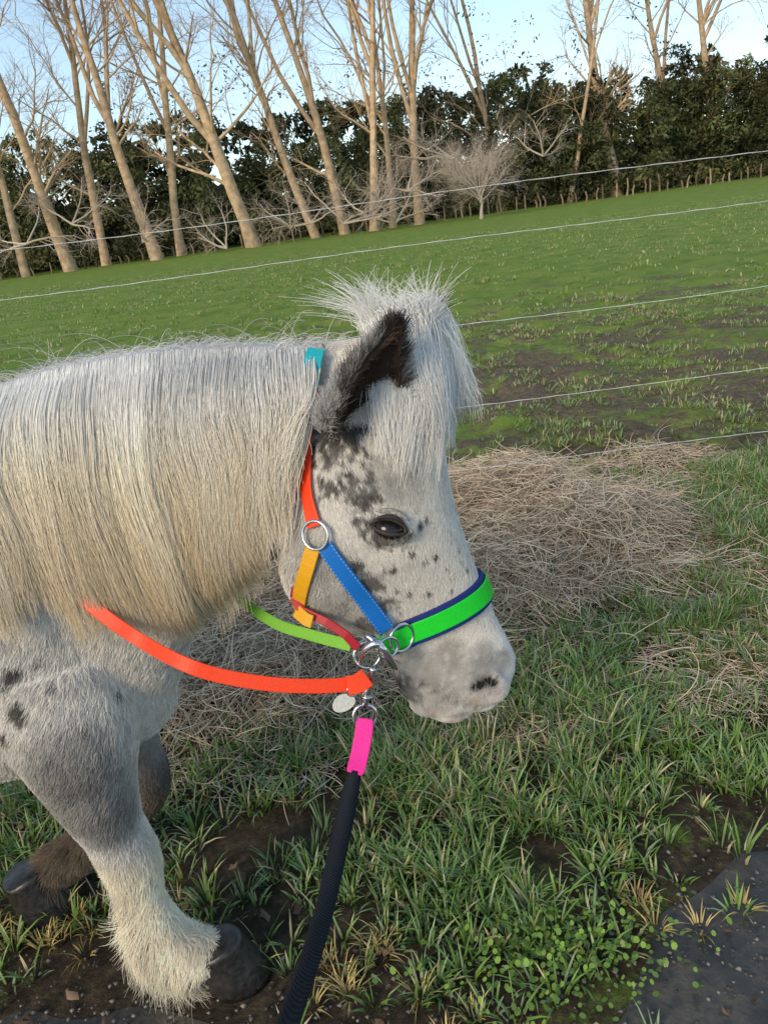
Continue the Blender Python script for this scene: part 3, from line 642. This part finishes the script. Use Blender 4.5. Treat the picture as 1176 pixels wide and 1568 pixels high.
# ---- ears
earin=mat_attr('ear_skin',.7,.2)
def ear(base,tip,openv,wid,tag):
    ax=(tip-base); Lr=ax.length; ax.normalize(); op=(openv-ax*openv.dot(ax)).normalized(); sd_=ax.cross(op)
    V=[];Fc=[];R=16;S=17
    for i in range(R):
        t=i/(R-1); w_=max(wid*(math.sin(math.pi*min(1,(t*.70+.30)))**.85),.0015); c=base+ax*Lr*t+op*(.010*math.sin(t*math.pi))
        mx_=math.radians(140-72*t)
        for k in range(S):
            a=-mx_+2*mx_*k/(S-1); V.append(c-op*math.cos(a)*w_*.55+sd_*math.sin(a)*w_)
    for i in range(R-1):
        for k in range(S-1): Fc.append((i*S+k,i*S+k+1,(i+1)*S+k+1,(i+1)*S+k))
    cv=np.tile(np.array([.05,.034,.026]),(len(V),1))
    o=mk_mesh('ear'+tag,np.array([tuple(v) for v in V]),[np.array(Fc)],earin,cv,pony,True)
    md=o.modifiers.new('s','SOLIDIFY'); md.thickness=.003; md.offset=0
    Vn=np.array([tuple(v) for v in V]).reshape(R,S,3); n=20000
    ii=rng.random(n)*(R-1.001); kk=rng.random(n)*(S-1.001); i0=ii.astype(int);k0=kk.astype(int);fi=(ii-i0)[:,None];fk=(kk-k0)[:,None]
    pos=(Vn[i0,k0]*(1-fi)+Vn[i0+1,k0]*fi)*(1-fk)+(Vn[i0,k0+1]*(1-fi)+Vn[i0+1,k0+1]*fi)*fk
    e1=Vn[i0+1,k0]-Vn[i0,k0]; e2=Vn[i0,k0+1]-Vn[i0,k0]; nn_=np.cross(e1,e2); nn_/=np.linalg.norm(nn_,axis=1)[:,None]+1e-9
    cpos=np3(base)+np3(ax)*((pos-np3(base))@np3(ax))[:,None]; outw=pos-cpos; sg=np.sign((nn_*outw).sum(1)); nn_*=sg[:,None]
    inside=rng.random(n)<.38; nn_=np.where(inside[:,None],-nn_,nn_)
    ln=np.where(inside,.009,.016)*rng.uniform(.6,1.3,n); pts=np.zeros((n,4,3)); jj=rng.normal(0,.33,(n,3))
    for k in range(4):
        t=k/3; pts[:,k]=pos+nn_*(.0018+ln*.45*t)[:,None]+(np3(ax)+jj)*(ln*.8*t)[:,None]
    rim=np.abs(kk/(S-1)-.5)*2; tfr=ii/(R-1); nz=fbm(pos,75,91,3)
    drk=np.clip(sstep(.86,.98,rim)*.9+sstep(.80,.98,tfr)+sstep(.53,.62,nz)*.8,0,1)[:,None]
    co_=np.array([.52,.51,.50])*(1-drk)+np.array([.05,.038,.034])*drk
    ci=np.array([.10,.068,.050])*(.4+nz[:,None]*1.5)
    cl=np.where(inside[:,None],ci,co_)
    mk_hair('ear_fur'+tag,pts,.00048*np.linspace(1,.3,4),np.repeat(cl[:,None],4,1),hairm,pony)
eb=P(524,660,.920); et=P(606,506,.890); ear(eb,et,Vector((.64,-.76,-.15)),.046,'')
eb2=P(600,560,1.055); et2=P(668,478,1.06); ear(eb2,et2,Vector((.9,.35,-.2)),.036,'_far')
# ---- mane drape map
xs=np.arange(-1.05,.12,.008); zs=np.arange(.30,1.22,.008); YM=np.full((len(xs),len(zs)),np.nan)
for i,x in enumerate(xs):
    for j,z in enumerate(zs):
        h_=bvh.ray_cast(Vector((x,0,z)),Vector((0,1,0)))
        if h_[0] is not None: YM[i,j]=h_[0].y
for i in range(len(xs)):
    last=np.nan
    for j in range(len(zs)-1,-1,-1):
        if np.isnan(YM[i,j]):
            if not np.isnan(last): YM[i,j]=last
        else: last=YM[i,j] if np.isnan(last) else min(YM[i,j],last+.012)
    v=YM[i]; k=np.where(~np.isnan(v))[0]
    if len(k): v[k[-1]+1:]=v[k[-1]]
    else: YM[i]=1.1
for _ in range(5):
    Pd=np.pad(YM,1,mode='edge'); YM=(Pd[:-2,1:-1]+Pd[2:,1:-1]+Pd[1:-1,:-2]+Pd[1:-1,2:]+2*YM)/6
def ysurf(x,z):
    a=np.clip((x-xs[0])/.008,0,len(xs)-1.01); b_=np.clip((z-zs[0])/.008,0,len(zs)-1.01); i=a.astype(int); j=b_.astype(int); fa=a-i; fb=b_-j
    return (YM[i,j]*(1-fa)+YM[i+1,j]*fa)*(1-fb)+(YM[i,j+1]*(1-fa)+YM[i+1,j+1]*fa)*fb
xtop=np.arange(-1.0,.1,.01); ztop=[];ysag=[]
for x in xtop:
    ym=np.interp(x,[-.5,-.25,.05],[1.12,1.08,1.01]); h_=bvh.ray_cast(Vector((x,ym,2)),Vector((0,0,-1))); ztop.append(h_[0].z if h_[0] else 1.0); ysag.append(ym)
endp=[P(-150,910,.93),P(0,955,.93),P(100,975,.93),P(200,1000,.94),P(290,995,.95),P(335,975,.96),P(385,885,.97),P(440,795,.98),P(472,660,.98)]
ex=[p.x for p in endp]; ez=[p.z for p in endp]
xR=P(485,520,1.03).x
def mane(n,K,nl,lay):
    lx=rng.uniform(-.92,xR,nl); ldr=rng.normal(0,.014,nl); lph=rng.uniform(0,6.28,nl); lam=rng.uniform(.001,.006,nl); llen=rng.uniform(.80,1.06,nl); loff=rng.uniform(0,.018,nl); lcol=rng.random(nl); lbri=rng.uniform(.88,1.05,nl)
    li=rng.integers(0,nl,n); x0=lx[li]+rng.normal(0,.016,n); x0=np.minimum(x0,xR+.004)
    yr=np.interp(x0,xtop,ysag)+rng.uniform(-.02,.02,n); zt=np.interp(x0,xtop,ztop)-.004
    dr=np.interp(x0,[-.6,-.25,-.1,xR],[.03,.01,-.035,-.075])+ldr[li]+rng.normal(0,.008,n)
    xe=x0+dr; ze=np.interp(xe,ex,ez); ln=(zt-ze)*llen[li]*rng.uniform(.70,1.05,n); ln=np.maximum(ln,.08)
    ts=np.linspace(0,1,K); pts=np.zeros((n,K,3)); clump=rng.normal(0,1,n)
    off=.004+loff[li]+rng.random(n)*.010
    for k,t in enumerate(ts):
        s=t; lx_=lx[li]+(x0-lx[li])*(1-.50*t)
        x=lx_+dr*s**1.3+lam[li]*np.sin(lph[li]+t*9)+.0022*np.sin(clump*9+t*12)*t
        z=zt-ln*s+ .016*math.sin(min(1,t*5)*math.pi)*(.4+.6*(off/.03))
        y=ysurf(x,z)-off*min(1,t*6)-.006*math.sin(t*3.1)-.012*t
        if t==0: y=yr
        elif t<.12: y=yr*(1-t/.12)+y*(t/.12)
        pts[:,k]=np.stack([x,y,z],1)
    pts[:,1,2]=np.maximum(pts[:,1,2],zt+.006)
    white=np.array([.93,.91,.87]); cream=np.array([.93,.80,.56]); gry=np.array([.44,.43,.43]); tan=np.array([.76,.56,.31])
    g=np.clip(np.interp(x0,[-.45,-.30,-.2,xR],[0,.25,.75,.6])+(lcol[li]-.6)*.8,0,1)[:,None]
    cr_=np.clip(np.interp(x0,[-.6,-.4,-.2,xR],[.55,.85,.6,.35])+(rng.random(n)-.5)*.5+(lcol[li]-.5)*.3,0,1)[:,None]
    col=np.zeros((n,K,3)); bri=rng.uniform(.82,1.1,(n,1))*lbri[li][:,None]
    for k,t in enumerate(ts):
        ct=min(1,max(0,t-.06)*2.6)
        c=white*(1-cr_*ct)+cream*cr_*ct; gg=g*max(0,(1-t*1.5))*.7; c=c*(1-gg)+gry*gg
        tt=np.clip(t-.40,0,1)*1.1*cr_; c=c*(1-tt)+tan*tt; col[:,k]=c*bri
    rad=np.linspace(1,.45,K)*lay
    return pts,np.broadcast_to(rad,(n,K)),np.clip(col,0,.95)
p_,r_,c_=mane(30000,18,190,.00038); mk_hair('mane',p_,r_,c_,hairm,pony)
n=1500; x0=rng.uniform(-.75,xR+.03,n); zt=np.interp(x0,xtop,ztop); yr=np.interp(x0,xtop,ysag)+rng.uniform(-.03,.02,n); ln=rng.uniform(.015,.045,n)*(1+1.6*(rng.random(n)<.05)); an=rng.uniform(-1.1,1.1,n); pts=np.zeros((n,7,3))
for k in range(7):
    t=k/6; pts[:,k]=np.stack([x0+np.sin(an)*ln*t,yr-ln*.4*t*t,zt-.004+ln*(t-.55*t*t)*np.cos(an*.6)],1)
mk_hair('mane_flyaways',pts,np.linspace(1,.4,7)*.00030,np.tile(np.array([.80,.78,.74]),(n,7,1))*rng.uniform(.6,1.1,(n,1,1)),hairm,pony)
# ---- forelock
def out_of(p,off):
    l,n_,_,_=bvh.find_nearest(p)
    s=(p-l).dot(n_)
    return l+n_*off if s<off else p
def lock(n,roots,ends,K,bulge,name,colr,rad=.0004,nl=46,sh=(.62,1.05)):
    pts=np.zeros((n,K,3)); lr=rng.random(nl); ll=rng.uniform(*sh,nl); lb=rng.uniform(.3,1.4,nl); lo=rng.uniform(0,.014,nl); lw=rng.normal(0,.010,(nl,3)); lp=rng.uniform(0,6.28,nl); lc=rng.uniform(.86,1.03,nl); cs=np.zeros(n)
    def ip(lst,t):
        s=t*(len(lst)-1); k=min(int(s),len(lst)-2); return lst[k].lerp(lst[k+1],s-k)
    for i in range(n):
        q=rng.integers(nl); cs[i]=lc[q]; a=min(max(lr[q]+rng.normal(0,.03),0),1); ra=min(max(lr[q]+rng.normal(0,.09),0),1)
        S_=ip(roots,ra)+Vector(rng.normal(0,.010,3)); E=ip(ends,a)+Vector(lw[q])+Vector(rng.normal(0,.006,3)); E=S_.lerp(E,ll[q]*rng.uniform(.75,1.08)); ln=(E-S_).length
        off=.003+lo[q]+rng.random()*.006; bl=bulge*lb[q]*rng.uniform(.8,1.2)
        for k in range(K):
            t=k/(K-1); p=S_.lerp(E,t)+Vector((.6,-.25,.65))*(bl*math.sin(math.pi*t**.7)*ln)+Vector((math.sin(lp[q]+t*5)*.006*t,0,math.cos(lp[q]+t*5)*.003*t))
            pts[i,k]=out_of(p,off*min(1,t*4+.2))
    c=np.tile(colr,(n,K,1))*rng.uniform(.84,1.06,(n,1,1))*cs[:,None,None]
    return mk_hair(name,pts,np.linspace(1,.35,K)*rad,np.clip(c,0,.95),hairm,pony)
roots=[P(578,512,.955),P(597,488,.975),P(620,480,1.0),P(645,486,1.01),P(662,502,1.03)]
e1=[hit(582,650)[0],hit(592,700)[0],hit(612,745)[0],hit(645,738)[0],hit(668,690)[0],P(686,665,.98),P(698,630,.99),P(700,590,1.0)]
lock(5200,roots,e1,11,.10,'forelock',np.array([.94,.91,.86]),rad=.00036,sh=(.60,1.08))
e2=[hit(585,610)[0],hit(605,640)[0],hit(640,650)[0],P(690,630,.97),P(701,590,1.0),P(698,560,1.02)]
lock(2800,roots,e2,10,.14,'forelock_short',np.array([.94,.92,.88]),rad=.00036,sh=(.5,1.12))
n=1900; pts=np.zeros((n,8,3)); nl=45; ld=rng.normal(0,.28,(nl,2)); lx=rng.uniform(560,665,nl)
for i in range(n):
    q=rng.integers(nl); r_=P(lx[q]+random.gauss(0,6),random.uniform(488,512),random.uniform(.97,1.03)); d=Vector((ld[q,0]+random.gauss(-.08,.14),ld[q,1]+random.gauss(-.1,.10),1)).normalized(); ln=random.uniform(.02,.062)*(1.5 if q%4==0 else .8); cv=ld[q,0]*.7+random.gauss(0,.22)
    for k in range(8):
        t=k/7; pts[i,k]=r_+d*ln*t+Vector((cv*ln*t*t,0,-.2*ln*t*t))
mk_hair('poll_tuft',pts,np.linspace(1,.4,8)*.00034,np.tile(np.array([.90,.88,.84]),(n,8,1))*rng.uniform(.75,1.05,(n,1,1)),hairm,pony)
n=110; pts=np.zeros((n,5,3))
for i in range(n):
    h_,nn_=hit(random.uniform(640,770),random.uniform(1040,1098)); d=(nn_+Vector((0,0,-.8))+Vector(rng.normal(0,.3,3))).normalized(); ln=random.uniform(.008,.03)
    for k in range(5): pts[i,k]=h_+d*ln*k/4
mk_hair('whiskers',pts,np.linspace(1,.4,5)*.0002,np.tile(np.array([.5,.48,.45]),(n,5,1)),hairm,pony)
# ------------------------------------------------------------------ HALTER
halter=empty('halter')
def sm(name,c,r=.45): return mat_plain(name,c,r,0,.35,500,.10,.2)
ORG=sm('orange_strap',(.90,.060,.012)); BLU=sm('blue_strap',(.008,.15,.52)); YEL=sm('yellow_strap',(.70,.34,.01)); GRN=sm('green_strap',(.012,.62,.03)); NAV=sm('navy_padding',(.010,.025,.17),.7)
RED=sm('dark_red_strap',(.38,.008,.02)); LIM=sm('lime_strap',(.20,.50,.06)); PNK=sm('pink_strap',(.85,.025,.31)); TEA=sm('teal_strap',(.01,.36,.42)); STI=sm('stitching',(.55,.68,.8),.7)
def onface(pix,n,off):
    pts=[];ns=[]
    for u,v in pix:
        h_,nn_=hit(u,v); pts.append(h_); ns.append(nn_)
    p=smooth_path(pts,n); q_=smooth_path(ns,n); out=[]
    for a,b_ in zip(p,q_):
        b_=b_.normalized(); l,n2,_,_=bvh.find_nearest(a); out.append(Vector(l)+b_*off)
    return relax(out,3),[b_.normalized() for b_ in q_]
def stitches(name,pts,ns,halfw,mat,parent,step=.006,lift=.0036):
    V=[];Fc=[]
    for s in (-1,1):
        for i in range(len(pts)-1):
            t=(pts[i+1]-pts[i]); L_=t.length; t.normalize(); w_=t.cross(ns[i]).normalized(); k=max(1,round(L_/step))
            for j in range(k):
                c=pts[i]+t*(L_*(j+.2)/k)+w_*s*halfw+ns[i]*lift; o=len(V)
                a=t*step*.25; b_=w_*.0003; h_=ns[i]*.0003
                V+=[c-a-b_,c+a-b_,c+a+b_+h_,c-a+b_+h_]; Fc.append((o,o+1,o+2,o+3))
    pyobj(name,V,Fc,mat,parent,smooth=False)
W=.021
p,nn_=onface([(482,598),(470,640),(468,690),(476,745),(487,806)],18,.007); ribbon('cheek_strap_orange',p,nn_,W,.003,ORG,halter)
p2,n2_=onface([(490,548),(484,565),(480,598)],8,.018); ribbon('crown_buckle_teal',p2,n2_,.024,.003,TEA,halter)
rc,rn=hit(489,818); torus('cheek_ring',rc+rn*.010,rn,.0185,.0022,steel,halter)
p,nn_=onface([(500,832),(545,898),(590,962)],30,.006); ribbon('cheek_piece_blue',p,nn_,.023,.0032,BLU,halter); stitches('cheek_piece_stitching',p,nn_,.0095,STI,halter,.0045)
p,nn_=onface([(485,836),(470,885),(464,930),(470,950)],12,.008); ribbon('throat_strap_yellow',p,nn_,W,.003,YEL,halter)
mid=(P(742,897,.96)+P(570,975,.965))/2; plane_n=((P(780,990,.955)-P(700,800,.975))).normalized()
inp=(P(742,900,.96)-P(590,975,.965)); inp=(inp-plane_n*inp.dot(plane_n)).normalized(); lat=plane_n.cross(inp).normalized()
if lat.y>0: lat=-lat
loop=[];ln_=[]
for k in range(61):
    a=math.radians(-155+310*k/60*1.0); d=(inp*math.cos(a)+lat*math.sin(a)); o_=mid+d*.3
    h_=bvh.ray_cast(o_,-d)
    if h_[0] is not None and (h_[0]-mid).length<.16: loop.append(Vector(h_[0])+d*.004); nh=Vector(h_[1]); nh=(nh-plane_n*nh.dot(plane_n)).normalized(); ln_.append(nh)
loop=relax(loop,4)
wd=[plane_n]*len(loop)
ring2,ring2n=hit(606,972)
ribbon('noseband_padding',loop,ln_,.040,.006,NAV,halter,wd)
ribbon('noseband_green',[p+n_*.007 for p,n_ in zip(loop,ln_)],ln_,.027,.003,GRN,halter,wd)
torus('nose_ring',ring2+ring2n*.014,ring2n,.019,.0023,steel,halter)
ribbon('chin_strap_red',[P(450,915,.93),P(463,935,.915),P(500,952,.90),P(530,972,.89),P(548,992,.885)],[Vector((0,-1,.3))]*5,.012,.003,RED,halter)
V,Fc=tube_arr(smooth_path([P(450,915,.93),P(455,890,.95),P(462,910,1.0)],8),[.005]*8,8); pyobj('throat_keeper',V,Fc,RED,halter)
ribbon('yellow_keeper',[P(455,935,.92),P(470,948,.905),P(480,952,.90)],[Vector((0,-1,.2))]*3,.018,.004,YEL,halter)
hw=.885
torus('clip_ring',P(562,1003,hw),Vector((.15,-1,.25)),.0175,.0022,steel,halter)
torus('clip_ring_small',P(594,992,hw),Vector((.5,-1,.1)),.014,.0022,steel,halter,1.1)
tubeobj('snap_body',[P(602,1022,hw),P(592,1002,hw-.012),P(576,985,hw-.014),P(556,1000,hw-.010),P(552,1022,hw)],[.003,.0045,.0065,.0045,.003],steel,halter,10,18)
tubeobj('snap_gate',[P(560,972,hw-.005),P(585,992,hw-.016),P(608,1024,hw-.012)],[.003,.0055,.003],steel,halter,10,12)
# ------------------------------------------------------------------ neck rein
rein=empty('neck_rein')
def hb(u,v,o):
    h_,n_=hit(u,v); return h_+n_*o
F0=hb(122,912,.02).y
rp=smooth_path([P(120,910,F0),P(150,934,F0-.012),P(182,958,F0-.024),P(222,984,F0-.036),P(275,1013,.872),P(335,1034,.865),P(430,1049,.863),P(520,1049,.868),P(562,1040,.875)],72)
rp=relax(rp,10)
up_n=[Vector((0,-1,.35)).normalized()]*72
ribbon('rein_orange',rp,up_n,.0195,.003,ORG,rein)
ribbon('rein_keeper',smooth_path([P(532,1049,.862),P(548,1046,.862),P(563,1036,.865)],6),[Vector((0,-1,.3)).normalized()]*6,.026,.004,ORG,rein)
rq=smooth_path([P(340,870,1.16),P(365,912,1.12),(P(420,953,1.02)),P(480,973,.95),P(538,988,.895)],24)
ribbon('rein_lime',rq,[Vector((0,-1,.4)).normalized()]*24,.0165,.003,LIM,rein)
ribbon('rein_black',smooth_path([hb(-40,760,.004),hb(20,820,.004),hb(80,872,.006),P(118,907,F0+.002),P(150,933,F0-.009)],16),[Vector((0,-1,.35)).normalized()]*16,.022,.002,sm('black_strap',(.01,.01,.012)),rein)
c=P(526,1076,.87); V=[];Fc=[];S=24
tax=(cR*.9+cU*.45).normalized(); tb=(cU*.9-cR*.45).normalized(); tn=tax.cross(tb)
for z_ in (-.0008,.0008):
    for k in range(S):
        a=2*math.pi*k/S; V.append(c+tax*math.cos(a)*.016*(1-.15*math.sin(a))+tb*math.sin(a)*.0115+tn*z_)
Fc=[tuple(range(S))[::-1],tuple(range(S,2*S))]+[(k,(k+1)%S,S+(k+1)%S,S+k) for k in range(S)]
pyobj('metal_tag',V,Fc,mat_plain('brushed_tag',(.55,.54,.5),.45,.6),rein,smooth=False)
torus('tag_ring',P(541,1056,.868),Vector((.6,-1,0)),.009,.0014,steel,rein)
# ------------------------------------------------------------------ lead rope
lead=empty('lead_rope')
tubeobj('snap_stem',[P(572,1022,.872),P(568,1040,.87),P(562,1060,.868),P(560,1078,.866)],[.0055,.004,.0058,.0042],steel,lead,12,14)
torus('swivel_collar',P(562,1066,.867),(P(562,1060,.868)-P(560,1078,.866)),.0055,.0022,steel,lead)
torus('swivel_ring',P(559,1097,.862),Vector((.1,-1,.25)),.0165,.0025,steel,lead,.95)
lpp=smooth_path([P(560,1100,.855),P(556,1130,.84),P(550,1160,.825),P(543,1186,.81)],16)
ribbon('pink_tab',lpp,[Vector((0,-.85,.5)).normalized()]*16,[.018,.022]+[.0235]*13+[.019],.009,PNK,lead)
ropem,nt,b=new_mat('black_rope'); L=nt.links.new
tc=N('ShaderNodeTexCoord'); wv=N('ShaderNodeTexWave'); wv.inputs['Scale'].default_value=150; wv.bands_direction='DIAGONAL'; wv.inputs['Distortion'].default_value=1.5; L(tc.outputs['Object'],wv.inputs['Vector'])
r_=ramp(wv.outputs[0],[(.2,(.005,.007,.011)),(.8,(.016,.021,.03))]); L(r_.outputs[0],b.inputs['Base Color']); b.inputs['Roughness'].default_value=.75; b.inputs['Specular IOR Level'].default_value=.2
bp=N('ShaderNodeBump'); bp.inputs['Strength'].default_value=.4; bp.inputs['Distance'].default_value=.0012; L(wv.outputs[0],bp.inputs['Height']); L(bp.outputs[0],b.inputs['Normal'])
tubeobj('rope',[P(544,1180,.812),P(534,1225,.79),P(518,1300,.74),P(495,1400,.66),P(468,1490,.57),P(440,1568,.49),P(405,1680,.38),P(380,1800,.30)],[.0085,.0120,.0118,.0115,.011,.011,.011,.011],ropem,lead,16,60)
print('done',nv)
